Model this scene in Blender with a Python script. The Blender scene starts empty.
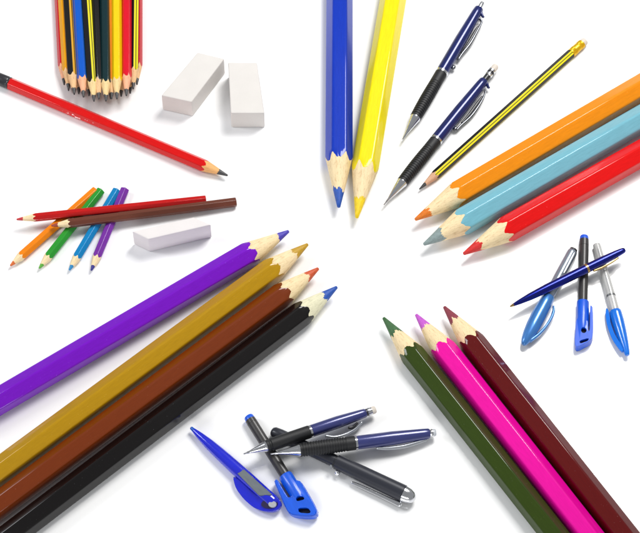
import bpy, bmesh, math, random
from mathutils import Vector, Matrix
from mathutils.noise import noise
random.seed(7)
sc = bpy.context.scene
COL = sc.collection
U = 0.01                      # one photo pixel at the centre of the table, in scene units
W, H = 640.0, 533.0
TILT = math.radians(30)
DIST = 24.0
TARGET = Vector((0, 0, 0))
# ------------------------------------------------------------------ camera
CAM = Vector((0, -math.sin(TILT) * DIST, math.cos(TILT) * DIST))
cam = bpy.data.cameras.new('camera')
cam.sensor_fit = 'HORIZONTAL'; cam.sensor_width = 36
cam.lens = 36 * DIST / (W * U)
cam.clip_start = 0.1; cam.clip_end = 500
camo = bpy.data.objects.new('camera', cam); COL.objects.link(camo)
camo.location = CAM; camo.rotation_euler = (TILT, 0, 0)
sc.camera = camo
CR = Vector((1, 0, 0)); CU = Vector((0, math.cos(TILT), math.sin(TILT))); CF = -CAM.normalized()


def at(u, v, z=0.0):
    """point of the plane at height z (px) that the camera sees at (u, v)"""
    d = CF * DIST + CR * ((u - W / 2) * U) - CU * ((v - H / 2) * U)
    t = (z * U - CAM.z) / d.z
    return CAM + d * t


def pxsize(p):
    return U * (p - CAM).dot(CF) / DIST


# ------------------------------------------------------------------ materials
def lin(c):
    out = []
    for x in c:
        x /= 255.0
        out.append(x / 12.92 if x <= 0.04045 else ((x + 0.055) / 1.055) ** 2.4)
    return (out[0], out[1], out[2], 1)


MATS = {}


def base_mat(name):
    m = bpy.data.materials.new(name); m.use_nodes = True
    return m, m.node_tree, m.node_tree.nodes['Principled BSDF']


def set_in(b, **k):
    for n, v in k.items():
        b.inputs[n.replace('_', ' ')].default_value = v


def coords(nt, scale=(1, 1, 1)):
    tc = nt.nodes.new('ShaderNodeTexCoord'); mp = nt.nodes.new('ShaderNodeMapping')
    nt.links.new(tc.outputs['Object'], mp.inputs['Vector'])
    mp.inputs['Scale'].default_value = scale
    return mp.outputs['Vector']


def noise_tex(nt, vec, scale, detail=4, rough=.6):
    n = nt.nodes.new('ShaderNodeTexNoise')
    n.inputs['Scale'].default_value = scale; n.inputs['Detail'].default_value = detail
    n.inputs['Roughness'].default_value = rough
    nt.links.new(vec, n.inputs['Vector'])
    return n.outputs['Fac']


def ramp(nt, fac, stops):
    r = nt.nodes.new('ShaderNodeValToRGB')
    while len(r.color_ramp.elements) < len(stops): r.color_ramp.elements.new(0.5)
    for e, (p, c) in zip(r.color_ramp.elements, stops):
        e.position = p; e.color = c
    nt.links.new(fac, r.inputs['Fac'])
    return r.outputs['Color']


def bump(nt, b, h, strength, dist=.01):
    n = nt.nodes.new('ShaderNodeBump'); n.inputs['Strength'].default_value = strength
    n.inputs['Distance'].default_value = dist
    nt.links.new(h, n.inputs['Height']); nt.links.new(n.outputs['Normal'], b.inputs['Normal'])


def mul(c, f):
    return (min(1, c[0] * f), min(1, c[1] * f), min(1, c[2] * f), 1)


def paint(name, rgb, rough=.4, coat=.6, speck=True, metallic=0.0, var=.07):
    if name in MATS: return MATS[name]
    m, nt, b = base_mat(name)
    c = mul(lin(rgb), .74)
    c = (max(.002, c[0] - .012), max(.002, c[1] - .012), max(.002, c[2] - .012), 1)
    v = coords(nt, (3, 26, 26))
    f = noise_tex(nt, v, 3.0, 5)
    col = ramp(nt, f, [(.3, mul(c, 1 - var)), (.7, mul(c, 1 + var))])
    if speck:
        v2 = coords(nt, (1, 1.3, 1.3))
        f2 = noise_tex(nt, v2, 75, 2, .5)
        k = ramp(nt, f2, [(.735, (0, 0, 0, 1)), (.76, (1, 1, 1, 1))])
        mx = nt.nodes.new('ShaderNodeMixRGB'); nt.links.new(k, mx.inputs['Fac'])
        nt.links.new(col, mx.inputs['Color1'])
        mx.inputs['Color2'].default_value = (min(1, c[0] * 1.25 + .08), min(1, c[1] * 1.25 + .08), min(1, c[2] * 1.25 + .08), 1)
        col = mx.outputs['Color']
    nt.links.new(col, b.inputs['Base Color'])
    set_in(b, Roughness=rough, Metallic=metallic, Coat_Weight=coat, Coat_Roughness=.07, Specular_IOR_Level=.06)
    h = noise_tex(nt, coords(nt, (1, 3, 3)), 22, 3)
    bump(nt, b, h, .10, .008)
    MATS[name] = m
    return m


def plain(name, rgb, rough=.4, metallic=0.0, coat=0.0, trans=0.0, ior=1.45, bumpk=0.0, sss=0.0, lo=None):
    if name in MATS: return MATS[name]
    m, nt, b = base_mat(name)
    c = mul(lin(rgb), .8 if metallic < .8 else 1.0)
    f = noise_tex(nt, coords(nt, (2, 8, 8)), 4, 4)
    col = ramp(nt, f, [(.3, mul(c, .9)), (.7, mul(c, 1.08))])
    nt.links.new(col, b.inputs['Base Color'])
    set_in(b, Roughness=rough, Metallic=metallic, Coat_Weight=coat, Coat_Roughness=.08, Transmission_Weight=trans, IOR=ior)
    if bumpk:
        bump(nt, b, noise_tex(nt, coords(nt), 60, 4), bumpk, .01)
    if sss:
        b.inputs['Subsurface Weight'].default_value = sss
        b.inputs['Subsurface Radius'].default_value = (.05, .05, .05)
    MATS[name] = m
    return m


def wood(name, light, dark, fine=1.0):
    if name in MATS: return MATS[name]
    m, nt, b = base_mat(name)
    f = noise_tex(nt, coords(nt, (2.2 * fine, 26 * fine, 26 * fine)), 1.6, 6, .65)
    light_, dark_ = mul(lin(light), .86), mul(lin(dark), .86)
    col = ramp(nt, f, [(.28, dark_), (.46, light_), (.72, mul(light_, 1.1))])
    f2 = noise_tex(nt, coords(nt, (12 * fine, 110 * fine, 110 * fine)), 1.2, 4, .7)
    k = ramp(nt, f2, [(.54, (0, 0, 0, 1)), (.72, (.6, .6, .6, 1))])
    mx = nt.nodes.new('ShaderNodeMixRGB'); nt.links.new(k, mx.inputs['Fac'])
    nt.links.new(col, mx.inputs['Color1']); mx.inputs['Color2'].default_value = mul(dark_, .75)
    nt.links.new(mx.outputs['Color'], b.inputs['Base Color'])
    set_in(b, Roughness=.75)
    bump(nt, b, f2, .35, .012)
    MATS[name] = m
    return m


def lead_mat(name, rgb, rough=.5):
    if name in MATS: return MATS[name]
    m, nt, b = base_mat(name)
    c = mul(lin(rgb), .78)
    f = noise_tex(nt, coords(nt, (8, 30, 30)), 2.5, 5)
    nt.links.new(ramp(nt, f, [(.3, mul(c, .78)), (.7, mul(c, 1.15))]), b.inputs['Base Color'])
    set_in(b, Roughness=rough)
    bump(nt, b, f, .4, .012)
    MATS[name] = m
    return m


def striped(name, yellow=(238, 226, 20)):
    """black pencil paint with pairs of yellow stripes along three of its edges"""
    if name in MATS: return MATS[name]
    m, nt, b = base_mat(name)
    tc = nt.nodes.new('ShaderNodeTexCoord'); sp = nt.nodes.new('ShaderNodeSeparateXYZ')
    nt.links.new(tc.outputs['Object'], sp.inputs[0])

    def mt(op, a, bb=None, c=None):
        n = nt.nodes.new('ShaderNodeMath'); n.operation = op
        for i, x in enumerate((a, bb, c)):
            if x is None: continue
            if isinstance(x, (int, float)): n.inputs[i].default_value = x
            else: nt.links.new(x, n.inputs[i])
        return n.outputs[0]
    ang = mt('ARCTAN2', sp.outputs['Y'], sp.outputs['Z'])
    w = mt('WRAP', ang, math.radians(60), math.radians(-60))
    a = mt('ABSOLUTE', w)
    k = mt('MULTIPLY', mt('GREATER_THAN', a, math.radians(5)), mt('LESS_THAN', a, math.radians(27)))
    mx = nt.nodes.new('ShaderNodeMixRGB'); nt.links.new(k, mx.inputs['Fac'])
    mx.inputs['Color1'].default_value = mul(lin((22, 20, 20)), .7); mx.inputs['Color2'].default_value = mul(lin(yellow), .78)
    nt.links.new(mx.outputs['Color'], b.inputs['Base Color'])
    set_in(b, Roughness=.4, Specular_IOR_Level=.25)
    MATS[name] = m
    return m


WOOD = wood('pale_wood', (240, 217, 172), (205, 168, 118))
WOODG = wood('greyish_wood', (226, 222, 190), (188, 186, 150))
WOODS = wood('small_pencil_wood', (232, 190, 140), (196, 140, 90), 1.6)
GRAPH = lead_mat('graphite', (62, 62, 64), .4)
CHROME = plain('chrome', (215, 216, 220), .13, 1.0)
SILVER = plain('brushed_silver', (178, 182, 188), .32, .85)
GOLD = plain('gold_metal', (206, 172, 112), .22, 1.0)
NAVY = plain('navy_barrel', (24, 36, 104), .24, .25, .5)
NAVY2 = plain('navy_violet_barrel', (54, 60, 122), .28, .2, .7)
RUBBER = plain('black_rubber', (26, 27, 30), .55, bumpk=.1)
BLACKP = plain('black_plastic', (40, 41, 46), .36, coat=.2)
BARRELK = plain('charcoal_plastic', (52, 50, 50), .42, coat=.2)
BLUEP = plain('bright_blue_plastic', (8, 92, 226), .38, coat=.3, sss=.1)
BLUED = plain('dark_blue_plastic', (38, 44, 128), .3, coat=.4)
WHITEE = plain('white_eraser_rubber', (222, 213, 202), .7, bumpk=.15)
CLIPM = plain('steel_clip', (112, 114, 120), .24, 1.0)
HOLE = plain('hole_shade', (14, 18, 40), .8)  # near-black tone painted for the shade inside the cap holes


# ------------------------------------------------------------------ object helpers
def link(name, me, mat, parent=None, sharp=35):
    for p in me.polygons: p.use_smooth = True
    me.set_sharp_from_angle(angle=math.radians(sharp))
    me.materials.append(mat)
    o = bpy.data.objects.new(name, me); COL.objects.link(o)
    if parent: o.parent = parent
    return o


def mesh_of(bm, name):
    me = bpy.data.meshes.new(name)
    bmesh.ops.recalc_face_normals(bm, faces=bm.faces)
    bm.to_mesh(me); bm.free()
    return me


def tag(o, label, cat, group=None):
    o['label'] = label; o['category'] = cat
    if group: o['group'] = group


CORNER_P = 27


def hexr(th, ap, p=CORNER_P):
    s = 0
    for k in range(3):
        s += abs(math.cos(th - k * math.pi / 3)) ** p
    return ap / s ** (1 / p)


def angle_set(step=3):
    return [math.radians(a) for a in range(0, 360, step)]


class Rod:
    """a thin thing whose near end shows at (u0,v0) and far end at (u1,v1)"""

    def __init__(self, name, p0, p1, label, cat, group=None, roll=0):
        (u0, v0, z0), (u1, v1, z1) = p0, p1
        a, b = at(u0, v0, z0), at(u1, v1, z1)
        self.uv0 = (u0, v0); self.plen = math.hypot(u1 - u0, v1 - v0)
        self.dir = ((u1 - u0) / self.plen, (v1 - v0) / self.plen)
        self.a, self.b = a, b
        self.L = (b - a).length
        x = (b - a).normalized(); mid = (a + b) / 2
        z = (CAM - mid); z = (z - x * z.dot(x)).normalized(); y = z.cross(x)
        self.s = pxsize(mid)
        r = math.radians(roll)
        y2 = y * math.cos(r) + z * math.sin(r); z2 = z * math.cos(r) - y * math.sin(r)
        m = Matrix.Identity(4)
        for i in range(3):
            m[i][0] = x[i]; m[i][1] = y2[i]; m[i][2] = z2[i]; m[i][3] = a[i]
        e = bpy.data.objects.new(name, None); COL.objects.link(e)
        e.matrix_world = m; e.empty_display_size = .1
        self.e = e
        tag(e, label, cat, group)

    def X(self, d): return d * self.L / self.plen

    def fx(self, f): return f * self.L

    def ab(self, u, v):
        du, dv = u - self.uv0[0], v - self.uv0[1]
        a = du * self.dir[0] + dv * self.dir[1]
        b = du * self.dir[1] - dv * self.dir[0]       # + = left of the direction as seen
        return self.X(a), b * self.s

    def lathe(self, name, prof, mat, seg=40, px=True, caps=True, parent=None, sx=1, sharp=35, off=(0, 0)):
        """prof: (distance from near end in px, radius in px)"""
        bm = bmesh.new(); rings = []
        for d, r in prof:
            xx = self.X(d); rr = max(r, .02) * self.s
            rings.append([bm.verts.new((xx, rr * math.sin(t) + off[0] * self.s, rr * math.cos(t) * sx + off[1] * self.s))
                          for t in [2 * math.pi * i / seg for i in range(seg)]])
        for r0, r1 in zip(rings, rings[1:]):
            for i in range(seg):
                j = (i + 1) % seg
                bm.faces.new((r0[i], r0[j], r1[j], r1[i]))
        if caps:
            bm.faces.new(rings[0]); bm.faces.new(rings[-1][::-1])
        return link(name, mesh_of(bm, name), mat, parent or self.e, sharp)

    def strip(self, name, pts, mat, seg=14, parent=None):
        """rounded bar along photo points (u, v, z px, half width px, half thickness px)"""
        P4 = []
        n = len(pts)
        for i in range(n - 1):                       # Catmull-Rom through the given points
            p0, p1, p2, p3 = pts[max(0, i - 1)], pts[i], pts[i + 1], pts[min(n - 1, i + 2)]
            for k in range(6):
                t = k / 6
                P4.append([.5 * (2 * b_ + (c_ - a_) * t + (2 * a_ - 5 * b_ + 4 * c_ - d_) * t * t + (3 * b_ - a_ - 3 * c_ + d_) * t ** 3)
                           for a_, b_, c_, d_ in zip(p0, p1, p2, p3)])
        P4.append(list(pts[-1]))
        C3 = [Vector((*self.ab(p[0], p[1]), p[2] * self.s)) for p in P4]
        bm = bmesh.new(); rings = []
        m = len(C3)
        for i, c in enumerate(C3):
            tg = (C3[min(m - 1, i + 1)] - C3[max(0, i - 1)]).normalized()
            side = Vector((-tg.y, tg.x, 0)).normalized(); up = tg.cross(side)
            if up.z < 0: up = -up
            for f, dx in (([(.45, -.5), (.85, -.15), (1, 0)] if i == 0 else [(1, 0), (.85, .15), (.45, .5)] if i == m - 1 else [(1, 0)])):
                w_ = P4[i][3] * self.s * f; h_ = P4[i][4] * self.s * f
                cc = c + tg * dx * P4[i][3] * self.s
                rings.append([bm.verts.new(cc + side * w_ * math.copysign(abs(math.cos(a)) ** .8, math.cos(a)) + up * h_ * math.sin(a))
                              for a in [2 * math.pi * k / seg for k in range(seg)]])
        for r0, r1 in zip(rings, rings[1:]):
            for i in range(seg):
                j = (i + 1) % seg
                bm.faces.new((r0[i], r0[j], r1[j], r1[i]))
        bm.faces.new(rings[0]); bm.faces.new(rings[-1][::-1])
        return link(name, mesh_of(bm, name), mat, parent or self.e, 60)

    def plate(self, name, uvs, z0, z1, mat, bev=.5, parent=None, seg=2, rnd=2):
        if rnd:
            for _ in range(rnd):
                q = []
                for i in range(len(uvs)):
                    p0, p1 = uvs[i], uvs[(i + 1) % len(uvs)]
                    q += [(p0[0] * .8 + p1[0] * .2, p0[1] * .8 + p1[1] * .2), (p0[0] * .2 + p1[0] * .8, p0[1] * .2 + p1[1] * .8)]
                uvs = q
        pts = [self.ab(u, v) for u, v in uvs]
        bm = bmesh.new()
        lo = [bm.verts.new((x, y, z0 * self.s)) for x, y in pts]
        hi = [bm.verts.new((x, y, z1 * self.s)) for x, y in pts]
        bm.faces.new(lo); bm.faces.new(hi[::-1])
        n = len(pts)
        for i in range(n):
            j = (i + 1) % n
            bm.faces.new((lo[i], lo[j], hi[j], hi[i]))
        bmesh.ops.recalc_face_normals(bm, faces=bm.faces)
        if bev:
            bmesh.ops.bevel(bm, geom=list(bm.edges), offset=bev * self.s, segments=seg, affect='EDGES', clamp_overlap=True)
        return link(name, mesh_of(bm, name), mat, parent or self.e, 50)


def cut(o, cutters):
    """carve the cutter meshes out of o, then drop them"""
    for c in cutters:
        md = o.modifiers.new('cut', 'BOOLEAN'); md.operation = 'DIFFERENCE'; md.object = c; md.solver = 'EXACT'
    bpy.context.view_layer.update()
    dg = bpy.context.evaluated_depsgraph_get()
    me = bpy.data.meshes.new_from_object(o.evaluated_get(dg))
    o.modifiers.clear(); o.data = me
    me.set_sharp_from_angle(angle=math.radians(45))
    for c in cutters: bpy.data.objects.remove(c, do_unlink=True)


def union(o, others):
    for c in others:
        md = o.modifiers.new('join', 'BOOLEAN'); md.operation = 'UNION'; md.object = c; md.solver = 'EXACT'
    bpy.context.view_layer.update()
    dg = bpy.context.evaluated_depsgraph_get()
    me = bpy.data.meshes.new_from_object(o.evaluated_get(dg))
    o.modifiers.clear(); o.data = me
    me.set_sharp_from_angle(angle=math.radians(45))
    for c in others: bpy.data.objects.remove(c, do_unlink=True)


def pencil(name, tip, tail, width, body, lead, label, cat='pencil', group=None, roll=0, cone=44, leadlen=15,
           blunt=1.6, z=None, woodm=None, jag=1.0, seed=0, tailround=True, step=3, extra=None, endcolor=None, ap=None):
    """hexagonal pencil. tip/tail in photo px; z = heights in px of both axis ends (None = lies on the table)"""
    ap = ap or width / 2 / (1.0 if abs(roll % 60) in (30,) else 1.12)   # width seen: corners stick out when a flat faces us
    zz = z or (ap * 1.07, ap * 1.07)
    R = Rod(name, (tip[0], tip[1], zz[0]), (tail[0], tail[1], zz[1]), label, cat, group, roll)
    s = R.s
    aps = ap * s; cl = R.X(cone)
    ta = aps * 1.04 / cl
    br = blunt * s
    ths = angle_set(step); n = len(ths)

    def rad(t, x):
        return min(hexr(t, aps), br + max(0, x) * (aps * 1.04 - br) / cl)

    def nz(t, f, o): return noise(Vector((math.cos(t) * f, math.sin(t) * f, o + seed * 3.7)))
    xb = []; xl = []
    for t in ths:
        h = hexr(t, aps)
        xi = (h - br) / (aps * 1.04 - br) * cl
        xb.append(xi + R.X(jag) * (1.7 * nz(t, 2.2, 1.3) + 1.2 * nz(t, 7, 5.1)) * (cone / 44))
        xl.append(R.X(leadlen) * (1 + .30 * jag * nz(t, 1.3, 9.1) + .16 * jag * nz(t, 5, 2.2)))
    out = []

    def skin(nm, rowsx, mat, cap0=False, cap1=False, infl=0, scale=None, parent=None):
        bm = bmesh.new(); rings = []
        for k, xs in enumerate(rowsx):
            f = 1 if scale is None else scale[k]
            rings.append([bm.verts.new((xs[i], (rad(ths[i], xs[i]) + infl) * f * math.sin(ths[i]), (rad(ths[i], xs[i]) + infl) * f * math.cos(ths[i]))) for i in range(n)])
        for r0, r1 in zip(rings, rings[1:]):
            for i in range(n):
                j = (i + 1) % n
                bm.faces.new((r0[i], r0[j], r1[j], r1[i]))
        if cap0: bm.faces.new(rings[0])
        if cap1: bm.faces.new(rings[-1][::-1])
        return link(nm, mesh_of(bm, nm), mat, parent or R.e, 60)

    # lead
    rows = [[-br * .35] * n, [0] * n] + [[x * f for x in xl] for f in (.25, .5, .75, 1.0)]
    lo = skin('lead', rows, lead, cap0=True, scale=[.45, 1, 1, 1, 1, 1])
    # wood
    rows = [[xl[i] + (xb[i] - xl[i]) * f for i in range(n)] for f in (0, .2, .4, .6, .8, 1)]
    skin('sharpened_wood', rows, woodm or WOOD)
    # painted barrel: a thin lip of paint at the start
    Lr = R.L
    xe = Lr
    e1 = R.X(1.0)
    rows = [[x + e1 * .05 for x in xb], [x + e1 * .8 for x in xb], [max(xb) + e1 * 3] * n, [xe * .5] * n, [xe - e1] * n, [xe - e1 * .3] * n, [xe] * n]
    skin('barrel', rows, body, cap1=True, scale=[1.0, 1.012, 1.012, 1.012, 1.012, .97, .84 if tailround else .97])
    R.ap = ap
    return R


# ------------------------------------------------------------------ table
def make_table():
    m, nt, b = base_mat('white_sheet')
    f = noise_tex(nt, coords(nt), .6, 3)
    nt.links.new(ramp(nt, f, [(.3, (.87, .875, .885, 1)), (.7, (.90, .90, .90, 1))]), b.inputs['Base Color'])
    set_in(b, Roughness=.14)
    bm = bmesh.new()
    n = 24; S = 40.0
    g = [[bm.verts.new((-S + 2 * S * i / n, -S + 2 * S * j / n, 0)) for i in range(n + 1)] for j in range(n + 1)]
    for j in range(n):
        for i in range(n): bm.faces.new((g[j][i], g[j][i + 1], g[j + 1][i + 1], g[j + 1][i]))
    o = link('tabletop', mesh_of(bm, 'tabletop'), m)
    o['kind'] = 'structure'


make_table()

# ------------------------------------------------------------------ large coloured pencils
BIG = 'large coloured pencils'
LOWL = 'four large pencils fanned at the lower left'


def P(name, rgb, **k): return paint(name, rgb, **k)


pencil('coloured_pencil', (288.4, 231.3), (-30, 418), 26.3, P('purple_paint', (128, 26, 205)), lead_mat('violet_lead', (74, 62, 186)),
       'large purple pencil with a violet blue tip, uppermost of the four at lower left', group=LOWL, roll=-5, cone=44, leadlen=14, seed=1)
pencil('coloured_pencil', (307.5, 244.4), (-20, 485.5), 26.5, P('ochre_paint', (192, 148, 0)), lead_mat('ochre_lead', (200, 155, 20)),
       'large mustard yellow pencil lying between the purple and brown ones', group=LOWL, roll=-4, cone=42, leadlen=18, seed=2)
pencil('coloured_pencil', (318.1, 268.6), (-20, 519.3), 26.3, P('brown_paint', (128, 62, 26)), lead_mat('orange_lead', (212, 84, 34)),
       'large brown pencil with an orange tip beside the mustard one', group=LOWL, roll=2, cone=43, leadlen=16, seed=3)
pencil('coloured_pencil', (336.7, 287.2), (-10, 551), 26, P('black_paint', (39, 30, 37)), lead_mat('blue_lead', (20, 82, 180)),
       'large black pencil with a blue tip, lowest of the four at lower left', group=LOWL, roll=2, cone=42, leadlen=17, woodm=WOODG, seed=4)
TOPM = 'two large pencils pointing down at the top'
pencil('coloured_pencil', (338.8, 207), (339.6, -40), 26.6, P('blue_paint', (34, 66, 190)), lead_mat('blue_lead', (20, 82, 180)),
       'large blue pencil pointing straight down beside the yellow one', group=TOPM, roll=2, cone=43, leadlen=16, seed=5)
pencil('coloured_pencil', (356.8, 217.6), (399.6, -40), 26.4, P('yellow_paint', (255, 236, 10)), lead_mat('yellow_lead', (250, 214, 10)),
       'large yellow pencil leaning right beside the blue one', group=TOPM, roll=-3, cone=44, leadlen=18, seed=6)
RGT = 'three large pencils fanned at the right'
pencil('coloured_pencil', (415.4, 219.5), (670, 70.5), 26.4, P('orange_paint', (255, 152, 4)), lead_mat('deep_orange_lead', (234, 124, 16)),
       'large orange pencil with an orange tip, uppermost of the three at right', group=RGT, roll=6, cone=44, leadlen=15, seed=7)
pencil('coloured_pencil', (424.0, 244.3), (670, 102.3), 27, P('light_blue_paint', (130, 196, 214)), lead_mat('grey_blue_lead', (142, 160, 160)),
       'large light blue pencil between the orange and the red one', group=RGT, roll=7, cone=40, leadlen=18, seed=8)
pencil('coloured_pencil', (463.8, 253.8), (670, 137), 26.4, P('red_paint', (240, 24, 2)), lead_mat('red_lead', (222, 40, 36)),
       'large bright red pencil with a red tip, lowest of the three at right', group=RGT, roll=3, cone=44, leadlen=17, seed=9)
LOWR = 'three large pencils fanned at the lower right'
pencil('coloured_pencil', (383.6, 318), (571, 556), 25.4, P('olive_green_paint', (62, 78, 28)), lead_mat('green_lead', (58, 106, 58)),
       'large dark green pencil, leftmost of the three at lower right', group=LOWR, roll=2, cone=44, leadlen=22, seed=10)
pencil('coloured_pencil', (416.2, 314.8), (605.3, 556.3), 26.5, P('pink_paint', (250, 20, 172)), lead_mat('lilac_lead', (206, 92, 214)),
       'large hot pink pencil with a lilac tip beside the dark green one', group=LOWR, roll=0, cone=43, leadlen=17, seed=11)
pencil('coloured_pencil', (444.3, 307), (640.5, 556), 27, P('maroon_paint', (104, 26, 18)), lead_mat('wine_lead', (142, 48, 66)),
       'large maroon pencil with a wine red tip, rightmost at lower right', group=LOWR, roll=-2, cone=44, leadlen=20, seed=12)


# ------------------------------------------------------------------ red pencil with the black end cap
def red_pencil():
    m = P('graphite_pencil_red_paint', (226, 14, 34))
    # worn pale lettering printed along one facet
    nt = m.node_tree; b = nt.nodes['Principled BSDF']
    src = b.inputs['Base Color'].links[0].from_socket
    tc = nt.nodes.new('ShaderNodeTexCoord'); sp = nt.nodes.new('ShaderNodeSeparateXYZ')
    nt.links.new(tc.outputs['Object'], sp.inputs[0])

    def mt(op, a, bb):
        n = nt.nodes.new('ShaderNodeMath'); n.operation = op
        for i, x in enumerate((a, bb)):
            if isinstance(x, (int, float)): n.inputs[i].default_value = x
            else: nt.links.new(x, n.inputs[i])
        return n.outputs[0]
    k = mt('MULTIPLY', mt('GREATER_THAN', sp.outputs['X'], 1.45), mt('LESS_THAN', sp.outputs['X'], 1.9))
    k = mt('MULTIPLY', k, mt('GREATER_THAN', sp.outputs['Y'], .05))
    f = noise_tex(nt, coords(nt, (1.0, 1, 1)), 26, 3)
    k = mt('MULTIPLY', k, mt('GREATER_THAN', f, .61))
    mx = nt.nodes.new('ShaderNodeMixRGB'); nt.links.new(k, mx.inputs['Fac']); nt.links.new(src, mx.inputs['Color1'])
    mx.inputs['Color2'].default_value = lin((240, 205, 205))
    nt.links.new(mx.outputs['Color'], b.inputs['Base Color'])
    R = pencil('graphite_pencil', (227.4, 175.4), (9.5, 83.2), 12.6, m, GRAPH,
               'red graphite pencil with a black dipped end lying below the bundle', roll=16, cone=23, leadlen=9, blunt=.9,
               woodm=wood('orange_wood', (236, 178, 112), (206, 140, 76), 1.4), seed=21, jag=.6, tailround=False)
    d = R.plen; r = R.ap * 1.09
    R.lathe('end_cap', [(d - .5, r), (d + .3, r * 1.04), (d + 1.5, r * .97), (d + 2.5, r * 1.04), (d + 14, r * 1.02), (d + 17, r * .8), (d + 18.5, r * .4)], BLACKP, seg=36)


red_pencil()


# ------------------------------------------------------------------ erasers
def eraser(label, base, top_back, h, mat, name='eraser'):
    """base: photo positions of the four TOP corners; h: height in px; tapered block with softened edges"""
    n = 4
    tops = [at(u, v, h) for u, v in base]
    c = sum(tops, Vector()) / 4
    e = Vector((c.x, c.y, 0))
    bm = bmesh.new()
    hi = [bm.verts.new(p - e) for p in tops]
    lo = [bm.verts.new(Vector((p.x, p.y, 0.0)) - e) for p in tops]
    bm.faces.new(hi); bm.faces.new(lo[::-1])
    for i in range(4): bm.faces.new((lo[i], lo[(i + 1) % 4], hi[(i + 1) % 4], hi[i]))
    bmesh.ops.recalc_face_normals(bm, faces=bm.faces)
    bmesh.ops.bevel(bm, geom=list(bm.edges), offset=1.7 * U, segments=4, affect='EDGES', profile=.6)
    o = link(name, mesh_of(bm, name), mat, None, 30)
    o.location = e
    tag(o, label, 'eraser', 'white erasers')
    return o


def eraser_mat(name, rgb):
    m, nt, b = base_mat(name)
    c = lin(rgb)
    f = noise_tex(nt, coords(nt, (1, 1, 1)), 5, 6, .65)
    nt.links.new(ramp(nt, f, [(.3, mul(c, .975)), (.7, mul(c, 1.02))]), b.inputs['Base Color'])
    set_in(b, Roughness=.75)
    bump(nt, b, noise_tex(nt, coords(nt), 40, 5), .12, .01)
    return m


EM = eraser_mat('grey_white_rubber', (203, 199, 195))
eraser('white block eraser lying aslant, left of the pair beside the pencil bundle',
       [(197.5, 52), (224.5, 58.5), (191.5, 102), (161, 95.3)], None, 27, EM)
eraser('white block eraser standing straight, right of the pair beside the pencil bundle',
       [(228, 62), (257, 62.3), (264.4, 113), (230.7, 113)], None, 27, EM)
eraser('small bright white eraser lying below the brown pencil of the little pile',
       [(131.8, 231.3), (193.6, 217), (211.3, 224.6), (148.3, 239.2)], None, 25, eraser_mat('bright_white_rubber', (211, 206, 205)))

# ------------------------------------------------------------------ the little pile of coloured pencils
PILE = 'small coloured pencils in the little pile'
for tip, tail, rgb, leadc, lab, sd in [
    ((10.5, 265.6), (96, 190.3), (250, 142, 40), (226, 112, 44), 'small orange pencil, leftmost of the four under the pile', 31),
    ((39.3, 268.2), (101, 190.5), (58, 160, 62), (96, 180, 60), 'small green pencil between the orange and the blue one', 32),
    ((69.4, 270), (117, 190.3), (26, 138, 200), (36, 142, 200), 'small blue pencil between the green and the purple one', 33),
    ((91.3, 270.4), (125, 189.4), (128, 62, 168), (48, 44, 140), 'small purple pencil, rightmost of the four under the pile', 34)]:
    pencil('coloured_pencil', tip, tail, 9.6, P('small_paint_%d_%d_%d' % rgb, rgb), lead_mat('small_lead_%d_%d_%d' % leadc, leadc),
           lab, group=PILE, roll=25, cone=13.5, leadlen=4.6, blunt=.9, seed=sd, jag=.5, woodm=WOOD, step=5)
pencil('coloured_pencil', (16.8, 219.4), (206, 199.6), 8.6, P('small_red_paint', (202, 40, 40)), lead_mat('small_red_lead', (206, 50, 56)),
       'small red pencil lying across the pile behind the brown one', group=PILE, roll=12, cone=17, leadlen=6, blunt=.9, seed=35, jag=.5,
       z=(13.3, 7), step=5)
pencil('coloured_pencil', (51.6, 225.6), (236.3, 202), 9.4, P('small_brown_paint', (116, 70, 58)), lead_mat('small_rust_lead', (170, 70, 44)),
       'small dark brown pencil lying across the pile, foremost', group=PILE, roll=8, cone=17, leadlen=6.5, blunt=1.0, seed=36, jag=.5,
       z=(13.5, 5), step=5)

# ------------------------------------------------------------------ bundle
BUND = 'pencils in the upright bundle'
ST = striped('striped_paint')
ST2 = striped('amber_striped_paint', (232, 170, 30))
bund = [  # tip u, v ; top u at v=-25 ; height ; material ; label
    (64.2, 84.8, 59.9, 7, P('bundle_crimson', (206, 24, 48)), 0, 'crimson pencil at the far left edge of the bundle'),
    (68.5, 89.6, 63.2, 11, P('bundle_amber', (240, 170, 30)), 10, 'amber pencil next to the far left red one in the bundle'),
    (74.3, 94.4, 68.6, 15, ST2, 30, 'black and amber striped pencil left of the bright blue one in the bundle'),
    (83.6, 97.2, 77.6, 19, P('bundle_blue', (10, 98, 205)), 0, 'bright blue pencil in the left half of the bundle'),
    (94.0, 101.3, 87.0, 21, ST, 26, 'black and yellow striped pencil between the blue and black ones in the bundle'),
    (98.9, 99.2, 95.0, 20.5, P('bundle_black', (26, 24, 26)), 20, 'plain black pencil left of the dark green one in the bundle'),
    (106, 101.2, 104.6, 22, P('bundle_dark_green', (16, 58, 62)), 0, 'dark green pencil in the middle of the bundle'),
    (111.6, 99, 110.6, 18, P('bundle_orange', (246, 146, 10)), 0, 'orange pencil mostly hidden between dark green and yellow ones'),
    (116.9, 99, 116.3, 21, P('bundle_yellow', (254, 214, 0)), 0, 'bright yellow pencil in the right half of the bundle'),
    (126.4, 95.8, 126.4, 18.5, P('bundle_red', (226, 36, 54)), 0, 'bright red pencil right of the yellow one in the bundle'),
    (133.2, 89, 134.2, 14, ST, 28, 'black and yellow striped pencil near the right edge of the bundle'),
    (137, 84.6, 137.2, 9, P('bundle_crimson', (206, 24, 48)), 0, 'crimson pencil at the far right edge of the bundle'),
]
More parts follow.
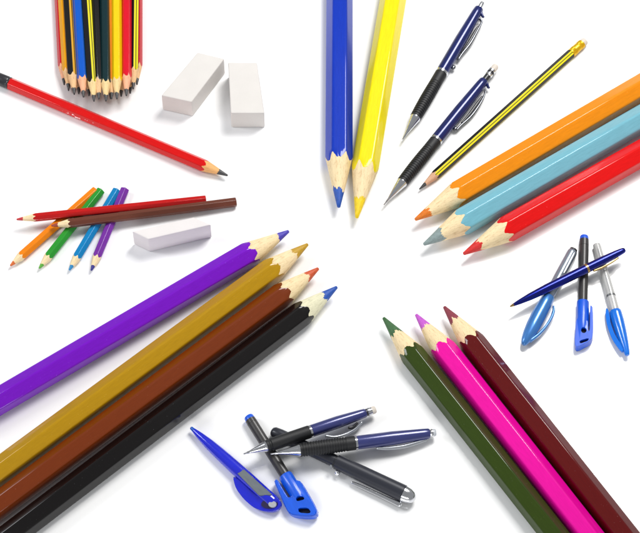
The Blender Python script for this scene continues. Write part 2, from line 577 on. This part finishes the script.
for i, (u, v, ut, z, m, roll, lab) in enumerate(bund):
    # line from the tip through (ut,0), carried on beyond the frame
    k = 45
    u1 = u + (ut - u) * (v + k) / v
    wd = WOODS if i % 3 else wood('peach_wood', (240, 178, 140), (208, 136, 96), 1.6)
    if i in (4, 6, 8): wd = wood('cream_wood', (238, 208, 150), (208, 168, 108), 1.6)
    pencil('graphite_pencil', (u, v), (u1, -k), 10.6, m, GRAPH, lab, group=BUND, roll=roll, cone=17.5, leadlen=5.5, blunt=.7,
           seed=50 + i, jag=.5, woodm=wd, z=(z, z), step=5)
for i, (u, v, z) in enumerate([(68.6, 90.6, 4.5), (78.8, 93.8, 5), (89.0, 95.8, 9), (98.6, 98.0, 10), (110.6, 98.8, 10), (121.2, 96.4, 9), (130.2, 93.4, 5)]):
    pencil('graphite_pencil', (u, v), (u + (u - 99) * -.02 - (99 - u) * .12, -45), 8.8, P('bundle_black', (26, 24, 26)), GRAPH,
           'pencil at the back of the bundle showing only its sharpened tip', group=BUND, cone=15, leadlen=5.5, blunt=.7,
           seed=70 + i, jag=.5, woodm=WOODS, z=(z, z), step=6)


# ------------------------------------------------------------------ striped pencil with eraser
def striped_pencil():
    R = pencil('graphite_pencil', (419.4, 189.2), (571.5, 53), 9.0, ST, GRAPH,
               'black and yellow striped pencil with a gold ferrule and white eraser', group=None, roll=0, cone=20, leadlen=7.5, blunt=.6,
               seed=81, jag=.4, woodm=wood('dusky_wood', (214, 168, 136), (180, 130, 98), 1.5), tailround=False, ap=4.15)
    # the stripes run along an edge: turn the hexagon so that edge faces up
    d = R.plen
    prof = [(d - .6, 4.5), (d + .3, 4.75)]
    for k in range(4):
        prof += [(d + 1.2 + k * .9, 4.45), (d + 1.7 + k * .9, 4.8)]
    prof += [(d + 6.5, 4.6), (d + 9, 4.6)]
    for k in range(3):
        prof += [(d + 10 + k * .9, 4.35), (d + 10.5 + k * .9, 4.7)]
    prof += [(d + 14.5, 4.65), (d + 14.8, 4.3)]
    R.lathe('ferrule', prof, plain('yellow_gold_ferrule', (244, 196, 20), .3, .55, .2))
    R.lathe('eraser_tip', [(d + 14.3, 4.2), (d + 17.5, 4.2), (d + 18.8, 3.7), (d + 19.4, 2.5), (d + 19.6, 1)], WHITEE)


striped_pencil()


# ------------------------------------------------------------------ pens
def grip_prof(d0, d1, r0, r1, n, depth=.55, smooth_tail=0.0):
    """ribbed grip profile from d0 to d1"""
    prof = [(d0, r0 - .6), (d0 + .5, r0)]
    dd = (d1 - smooth_tail - d0 - 1) / n
    for k in range(n):
        f = k / n; r = r0 + (r1 - r0) * f + .5 * math.sin(math.pi * f)
        x = d0 + .8 + k * dd
        prof += [(x, r), (x + dd * .45, r), (x + dd * .6, r - depth), (x + dd * .9, r - depth)]
    prof += [(d1 - smooth_tail, r1), (d1 - .5, r1), (d1, r1 - .5)]
    return prof


def dist(a, b): return math.hypot(a[0] - b[0], a[1] - b[1])


def click_pen(tip, tail, z, tag_args, dcone, dgrip, dbarrel, wcone, wgrip, wring, wtail, navy, clip, top, ribs=15, gripsm=9, name='mechanical_pencil', group=None, blunt=.6):
    """tip cone, ribbed grip, ring, barrel, clip, top pieces. d* = px distances from the tip"""
    R = Rod(name, (*tip, z[0]), (*tail, z[1]), tag_args, 'pen' if name == 'ballpoint_pen' else 'mechanical pencil', group)
    R.lathe('tip_cone', [(0, blunt), (dcone * .14, blunt * 1.1), (dcone * .16, blunt * 1.7), (dcone * .30, blunt * 2.0), (dcone * .32, blunt * 2.4), (dcone * .92, wcone * .94), (dcone * .94, wcone), (dcone + .6, wcone)], CHROME)
    R.lathe('grip', grip_prof(dcone, dgrip, wcone + .5, wgrip, ribs, smooth_tail=gripsm), RUBBER)
    R.lathe('ring', [(dgrip - .2, wring - .3), (dgrip, wring + .25), (dgrip + 2.0, wring + .25), (dgrip + 2.2, wring - .3)], CHROME)
    L = dbarrel
    R.lathe('barrel', [(dgrip + 2, wring - .15), (dgrip + 3, wring), (dgrip + (L - dgrip) * .5, wring + .1), (L - 6, wtail + .35), (L - 1.2, wtail), (L - .3, wtail - .5), (L, wtail - 1.6)], navy)
    return R


GP = 'click pens at the top'
# upper pen
R = click_pen((401.7, 141), (482.6, 2.5), (6.3, 6.3), 'navy click ballpoint pen with black ribbed grip, upper of the two beside the yellow pencil',
              26.5, 77, 153.5, 5.2, 6.1, 6.2, 4.9, NAVY, None, None, name='ballpoint_pen', ribs=17, gripsm=11)
R.lathe('push_button', [(152, 2.6), (158.5, 2.6), (160.0, 2.3), (160.5, 1.2)], CHROME)
R.strip('clip', [(479.2, 20.0, 1.5, 1.0, 1.6), (481, 23.5, 1.5, 1.0, 1.7), (476.5, 32.5, 1.5, 1.3, 1.9), (469.5, 45, 1.2, 1.7, 2.0), (461.5, 55, .8, 1.5, 1.9), (457.4, 61.2, .5, 1.3, 1.8)], CLIPM)
R.lathe('clip_knob', [(86, .3), (86.4, 1.6), (88.2, 2.2), (89.8, 1.6), (90.2, .3)], CLIPM, off=(-7.6, .5))
R.strip('clip_mount', [(480.5, 13.5, 1.5, 1.6, 1.8), (482.2, 17.6, 1.5, 1.2, 1.6), (483.4, 18.0, 1.5, 1.0, 1.2)], NAVY)
R.strip('clip_tongue_shade', [(477.6, 28.0, 1.0, 1.2, 1.3), (474.8, 33.0, 1.0, 1.9, 1.3), (466.6, 46.6, .8, 1.7, 1.2), (460.5, 54.6, .6, .9, 1)], BLACKP, parent=None)  # clip's dark inner part, widened in black as painted shade filling the gap
# lower one, with eraser
R = click_pen((383.2, 205.8), (496.2, 65.6), (6.3, 6.3), 'navy mechanical pencil with black ribbed grip and white eraser top, lower of the two',
              29.5, 82, 160.5, 5.3, 6.2, 6.3, 5.0, NAVY, None, None, ribs=18, gripsm=10)
R.lathe('push_button', [(159, 3.3), (166.5, 3.3), (166.8, 3.0)], BLACKP)
R.lathe('eraser_holder', [(166.5, 3.3), (167, 3.9), (169, 3.9), (169.2, 3.5), (171.5, 3.5), (171.8, 4), (173.6, 4), (173.8, 3.5)], CHROME)
R.lathe('holder_band', [(169.1, 3.6), (169.3, 3.85), (171.3, 3.85), (171.5, 3.6)], BLACKP)
R.lathe('eraser_tip', [(173.6, 3.5), (178.5, 3.5), (179.8, 2.9), (180.2, 1.5)], WHITEE)
R.strip('clip', [(484.4, 92.5, 1.5, 1.0, 1.7), (483, 97.5, 1.5, 1.0, 1.7), (477.5, 107.5, 1.5, 1.4, 1.9), (469.5, 118.3, 1.2, 1.6, 2.0), (460, 126.8, .8, 1.4, 1.9), (455.6, 131.5, .5, 1.3, 1.8)], CLIPM)
R.lathe('clip_knob', [(101.4, .3), (101.8, 1.6), (103.4, 2.2), (105.2, 1.6), (105.6, .3)], CLIPM, off=(-7.9, .5))
R.strip('clip_mount', [(486, 84.5, 1.5, 1.6, 1.8), (487.4, 88.4, 1.5, 1.2, 1.6), (488.6, 88.8, 1.5, 1.0, 1.2)], NAVY)
R.strip('clip_tongue_shade', [(481.4, 98.0, 1.0, 1.2, 1.3), (476.3, 105.2, 1.0, 1.9, 1.3), (468.2, 116.0, .8, 1.7, 1.2), (460.5, 124.4, .6, .9, 1)], BLACKP)  # dark inner side of the clip plus painted shade towards the barrel


# ------------------------------------------------------------------ right hand group of four pens
RG = 'pens at the right edge'


def slim_pen():
    R = Rod('ballpoint_pen', (510, 306.6, 14.5), (625, 249.6, 14.5), 'slim dark blue twist pen with gold ring and gold clip lying across three others', 'pen', 'pens at the right edge')
    L = R.plen
    m = plain('deep_blue_lacquer', (12, 26, 128), .22, .8, .35)
    R.lathe('tip_point', [(0, .7), (1, .9), (3.4, 1.6), (3.8, 1.7)], GOLD)
    R.lathe('lower_barrel', [(3.6, 1.5), (10, 2.5), (22, 3.7), (40, 4.5), (60, 4.7), (L * .655, 4.65)], m)
    R.lathe('ring', [(L * .655 - .2, 4.5), (L * .655, 4.95), (L * .655 + 2.2, 4.95), (L * .655 + 2.4, 4.5)], GOLD)
    R.lathe('upper_barrel', [(L * .655 + 2.1, 4.65), (L * .8, 4.5), (L * .92, 3.8), (L - 4, 3.2), (L - 1.6, 2.9), (L - .4, 2.1), (L, 1)], m)
    R.strip('clip', [(592.6, 271.4, 2.2, 1.0, .9), (600, 268.6, 2.8, 1.1, .9), (610, 263.2, 2.8, 1.0, .9), (617.6, 258.2, 1.6, 1.0, .9)], GOLD)


slim_pen()


def capped_pen_a():
    R = Rod('rollerball_pen', (523.2, 345, 7), (573.3, 250, 5.4), 'silver grey pen with a metallic blue rounded cap, lying under the slim pen', 'pen', RG)
    m = plain('metallic_blue', (66, 132, 208), .3, .35, .6)
    g = plain('silver_grey_plastic', (150, 160, 174), .22, .45, .6)
    L = R.plen
    R.lathe('cap', [(0, 1.2), (.6, 2.2), (1.6, 3.0), (5, 4.6), (12, 6.3), (22, 7.4), (32, 7.6), (45, 7.0), (53.5, 6.5), (54.3, 5.8), (54.3, 4.6)], m)
    R.strip('clip', [(552.8, 307.5, 1.2, 1.0, 1.8), (552.9, 312.5, 1.4, 1.5, 2.1), (550.3, 319.5, 1.4, 1.5, 2.2), (544.8, 328, 1.2, 1.5, 2.2), (537.5, 335.6, .8, 1.7, 2.3), (529.6, 341.2, .2, 2.0, 2.6)], m)
    R.lathe('barrel', [(53.8, 4.7), (56, 5.1), (57, 5.5), (80, 5.6), (L - 4, 5.3), (L - 2, 5.0), (L - .6, 3.6), (L, 1.6)], g, seg=36)
    R.plate('window', [(561.5, 275.5), (563, 276.2), (573.9, 255.0), (572.7, 254.4)], 4.6, 5.35, plain('pale_window', (206, 214, 222), .2, 0, .5), .15)
    R.lathe('end_plug', [(L - .8, 4.2), (L + .6, 4.0), (L + 1.1, 3.2), (L + 1.3, 1)], BLACKP)


capped_pen_a()


def wedge_cap_pen(bluept, capstart, end, label, wb, plate_pts, holes, z, group, capw, blackm, ringd=11, name='marker_pen'):
    """pen with a wedge shaped cap carrying a side clip: axis runs from the cap end to the far end"""
    R = Rod(name, (*end, z[0]), (*bluept, z[1]), label, 'pen', group)
    dc = dist(end, capstart); L = R.plen
    cap = R.plate('cap', plate_pts, -capw * .8, capw * .8, BLUEP, 1.5, seg=3, rnd=1)
    tube = R.lathe('cap_tube', [(dc - 32, capw * .8), (dc - 24, capw), (dc - 1, capw), (dc, capw - .5), (dc, capw - 1.4)], BLUEP, seg=48)
    union(cap, [tube])
    cutters = []
    for hp in holes:
        cutters.append(R.plate('cutter', hp, capw * .2, capw * 1.6, HOLE, 0, rnd=1))
    cut(cap, cutters)
    for hp in holes:
        R.plate('recess_shade', [(x, y) for x, y in hp], capw * .21 - .4, capw * .21 + .15, HOLE, 0, parent=cap, rnd=1)  # dark plate inside the carved hole stands in for its shade
    R.lathe('barrel', [(dc - 1, wb - .1), (dc + 3, wb), (L - ringd, wb + .1), (L - ringd + .1, wb - .15), (L - ringd + .6, wb - .15), (L - ringd + .7, wb + .1), (L - 4.2, wb), (L - 4, wb - .3)], blackm)
    R.lathe('end_plug', [(L - 4.2, wb - .2), (L - 4, wb - .05), (L - 1.2, wb - .3), (L - .3, wb - .9), (L, wb - 2.2)], BLUEP)
    return R


def ngon(cx, cy, rx, ry, n=20, rot=0):
    return [(cx + rx * math.cos(t) * math.cos(rot) - ry * math.sin(t) * math.sin(rot), cy + rx * math.cos(t) * math.sin(rot) + ry * math.sin(t) * math.cos(rot)) for t in [2 * math.pi * i / n for i in range(n)]]


wedge_cap_pen((584.2, 235.8), (582.2, 302.5), (582, 348), 'black marker pen with square ended blue cap, lying under the slim twist pen', 4.75,
              [(576.6, 318), (574.6, 346.5), (577, 349.9), (590.8, 342.7), (593, 337), (592.8, 310.3), (590.2, 307.6), (589.9, 312), (589.6, 332.5), (588, 334.4), (587.6, 322)],
              [ngon(583.7, 333, 2.7, 2.8), [(579.4, 343), (588.6, 340.4), (588.3, 343.2), (580, 346.2)]], (5.6, 5), RG, 6.3, BARRELK)


def clear_pen():
    R = Rod('stick_pen', (627.6, 355.4, 6), (596.4, 244, 4.6), 'white stick pen with a pointed sky blue cap under the slim pen', 'pen', RG)
    L = R.plen
    capm = plain('sky_blue_plastic', (10, 128, 246), .22, coat=.6, trans=.15, sss=.1)
    wh = plain('milky_plastic', (208, 208, 206), .25, coat=.5, trans=.12)
    d = dist((627.6, 355.4), (615.4, 311.7))
    R.lathe('cap', [(0, 1.8), (.7, 2.4), (3, 2.9), (12, 4.3), (24, 5.6), (34, 6.2), (42, 6.2), (d - .5, 6.0), (d, 5.6), (d, 4.4)], capm)
    R.plate('clip', [(606.5, 309.2), (605.9, 316), (607.5, 327), (612.6, 341), (622.3, 354), (624, 349), (615.2, 336), (610.7, 323), (610.6, 318.8), (608.8, 311)], -1, 2.2, capm, .4)
    R.lathe('barrel', [(d - 1, 4.3), (d + 4, 4.6), (d + 14, 4.7), (L - 30, 4.4), (L - 3, 4.1), (L - .8, 3.8), (L, 2.8)], wh)
    R.lathe('ring', [(d + 14.2, 4.6), (d + 14.4, 4.9), (d + 16.2, 4.9), (d + 16.4, 4.6)], plain('grey_band', (116, 118, 120), .3, .4))
    R.plate('ink_line', [(613.4, 306.6), (614.8, 306.2), (599.2, 250.5), (598, 250.9)], 3.6, 4.65, plain('grey_refill', (170, 171, 172), .4), .1)


clear_pen()

# ------------------------------------------------------------------ lower group of five pens
LG = 'pens in the heap at the bottom'


def blue_clip_pen():
    R = Rod('ballpoint_pen', (190.8, 427.6, 5.5), (277, 505.5, 7), 'translucent blue ballpoint pen with silver panel and broad clip, left of the heap', 'pen', LG)
    L = R.plen
    m = plain('translucent_blue', (26, 40, 232), .18, coat=.7, trans=.25)
    R.lathe('tip_point', [(0, 1.1), (.6, 1.7), (4, 2.1), (4.5, 2.3)], plain('tip_blue', (20, 90, 200), .3, coat=.3))
    R.lathe('barrel', [(4.2, 2.2), (12, 3.7), (25, 5.3), (40, 6.2), (60, 6.8), (75, 7.0), (95, 6.9), (L - 6, 6.7), (L - 2.5, 6), (L - .8, 4.6), (L, 2.5)], m, seg=48)
    clip = R.plate('clip', [(233.6, 476.6), (236.6, 489), (244.6, 499.8), (254.8, 508.6), (264.6, 512), (273, 512.3), (279, 510.2), (281.6, 505.5), (281, 501.5), (277.5, 498.6), (268, 497.6), (259, 497.4), (250, 490), (241, 481)], -2.6, 3.4, m, 1.2, seg=3)
    R.plate('panel', [(239.2, 475.3), (246, 471.2), (273.6, 496.0), (272.6, 497.0), (261, 497.4)], 4.6, 7.15, plain('panel_grey', (132, 140, 146), .3, .5, .3), .5, rnd=0)
    R.plate('clip_surround', ngon(270.5, 505, 8.2, 4.4, 28, math.radians(-2)), 3.2, 4.4, plain('dark_violet_plastic', (34, 24, 70), .3, coat=.4), .3)
    R.plate('push_button', ngon(273.8, 505.5, 4.0, 3.3, 28), 4, 6.2, plain('button_silver', (205, 208, 214), .3, .5), .3, rnd=0)


blue_clip_pen()
wedge_cap_pen((248.2, 416.3), (286.2, 475.8), (311, 516.5), 'black marker pen with bright blue slotted cap, under the tips of the navy pair', 5.3,
              [(275, 482.6), (279, 492), (288.2, 513), (293, 516.6), (306, 518.2), (316.5, 517.6), (318.4, 511), (304, 485.6), (299, 481.5), (289, 487), (293.2, 498.6), (290, 500.5), (283, 489), (278, 480.4)],
              [[(297, 501), (299.5, 498.2), (304.5, 498.4), (306, 501.6), (298.5, 503.6)], [(299.3, 509.8), (309, 509.4), (312, 513.6), (310.5, 515.4), (300, 514.6)]],
              (6.6, 5.6), LG, 7.2, BARRELK, ringd=9)


def chrome_pen():
    R = Rod('ballpoint_pen', (271.5, 431, 6), (415.3, 499.2, 8.2), 'matt black pen with a chrome domed end and chrome clip, under the navy pair', 'pen', LG)
    L = R.plen
    m = plain('matt_black_barrel', (44, 46, 56), .38, .15, .15)
    R.lathe('lower_barrel', [(0, 2.5), (.8, 4.2), (3, 5.6), (10, 6.2), (40, 6.4), (71, 6.6), (71.5, 6.2)], m)
    R.lathe('seam', [(71.3, 6.3), (71.4, 6.5), (72.4, 6.5), (72.5, 6.3)], BLACKP)
    R.lathe('upper_barrel', [(72.2, 6.4), (72.8, 7.6), (100, 8.2), (L - 13, 8.7), (L - 12.5, 8.3)], m)
    R.lathe('domed_end', [(L - 12.8, 8.2), (L - 12.2, 8.6), (L - 7, 7.9), (L - 3, 6.2), (L - 1, 4.2), (L - .2, 2.4), (L, .8)], CHROME)
    R.plate('rivet', ngon(332.8, 467.6, 1.3, 1.9), 5.2, 7.2, SILVER, .3)
    R.strip('clip', [(352.4, 482.6, 1.4, 1.3, 1.0), (360, 486, 1.6, 1.9, 1.3), (378, 494.2, 1.6, 2.0, 1.3), (393, 501.2, 1.4, 2.4, 1.5), (400.6, 504.6, 1.0, 3.0, 2.2)], CHROME)
    R.lathe('clip_ball', [(75.6, .6), (76.4, 2.3), (78.3, 3.2), (80.3, 2.5), (81.2, .6)], CHROME, off=(-9.6, 1.5))
    return R


chrome_pen()
# navy pair
R = click_pen((243.6, 454), (372.2, 410.6), (19.5, 9), 'violet navy mechanical pencil with black grip, upper of the pair crossing the heap',
              23.5, 69, 129, 5.6, 6.6, 6.3, 4.6, NAVY2, None, None, group=LG, ribs=1, gripsm=40, blunt=.7)
R.lathe('push_button', [(128, 3.8), (132, 3.8)], BLACKP)
R.lathe('eraser_holder', [(130.5, 3.8), (131, 4.4), (132.6, 4.4), (132.9, 4.0), (135, 4)], CHROME)
R.lathe('eraser_tip', [(134.5, 3.9), (138, 3.9), (139.2, 3.3), (139.6, 1.5)], WHITEE)
R.strip('clip', [(325, 436.2, .8, 1.5, 1.6), (334, 437.4, .8, 1.5, 1.5), (345, 434.6, .8, 1.5, 1.5), (355, 429, .8, 1.4, 1.5), (361.4, 422.6, .8, 1.2, 1.4)], SILVER)
R.strip('clip_arm', [(348, 428, 1.4, 1.5, 1.8), (352, 427.5, 1.4, 1.7, 1.8), (357, 423, 1.4, 1.2, 1.6)], BLACKP)
R = click_pen((270.6, 454), (431, 433.2), (21.5, 8), 'violet navy mechanical pencil with ribbed black grip, lower and foremost of the pair',
              29, 84.5, 160.5, 6.2, 7.2, 7.0, 5.2, NAVY2, None, None, group=LG, ribs=17, gripsm=9, blunt=.7)
R.lathe('eraser_holder', [(159.5, 3.7), (161.5, 3.9), (162, 4.3), (163, 4.3), (163.4, 3.9)], CHROME)
R.lathe('eraser_tip', [(163, 3.8), (165.5, 3.8), (166.6, 3.2), (167, 1.5)], plain('clear_cap', (222, 226, 234), .2, coat=.4, trans=.2))
R.strip('clip', [(376, 448, .8, 1.5, 1.6), (386, 448.4, .8, 1.9, 1.6), (402, 446.8, .8, 2.1, 1.7), (416, 443, .8, 1.9, 1.6), (426, 439.8, .8, 1.4, 1.4)], SILVER)
R.plate('clip_arm', [(414, 440.6), (414.3, 438), (429, 434.6), (429.6, 438), (424, 440)], -2.2, 2.6, BLUED, .4)


# ------------------------------------------------------------------ light
w = bpy.data.worlds.new('World'); sc.world = w; w.use_nodes = True
bg = w.node_tree.nodes['Background']
bg.inputs['Color'].default_value = (.96, .98, 1, 1); bg.inputs['Strength'].default_value = .36


def softbox(name, loc, size, watts, color=(1, 1, 1), sizey=None):
    l = bpy.data.lights.new(name, 'AREA'); l.energy = watts; l.color = color
    l.shape = 'RECTANGLE'; l.size = size; l.size_y = sizey or size
    o = bpy.data.objects.new(name, l); COL.objects.link(o)
    o.location = loc
    o.rotation_euler = (-Vector(loc)).to_track_quat('-Z', 'Y').to_euler()


softbox('key_softbox', (7.5, 10.5, 18.5), 8, 5300, (1, .985, .96), 10)
softbox('fill_softbox', (-16, 3, 13), 4, 1500, (.95, .97, 1), 8)
softbox('front_softbox', (-3, -20, 7), 12, 1900, (1, 1, 1), 3)
sc.render.engine = 'CYCLES'
sc.view_settings.view_transform = 'Standard'; sc.view_settings.look = 'None'
sc.cycles.caustics_reflective = False; sc.cycles.caustics_refractive = False
sc.view_settings.exposure = 0; sc.view_settings.gamma = 1
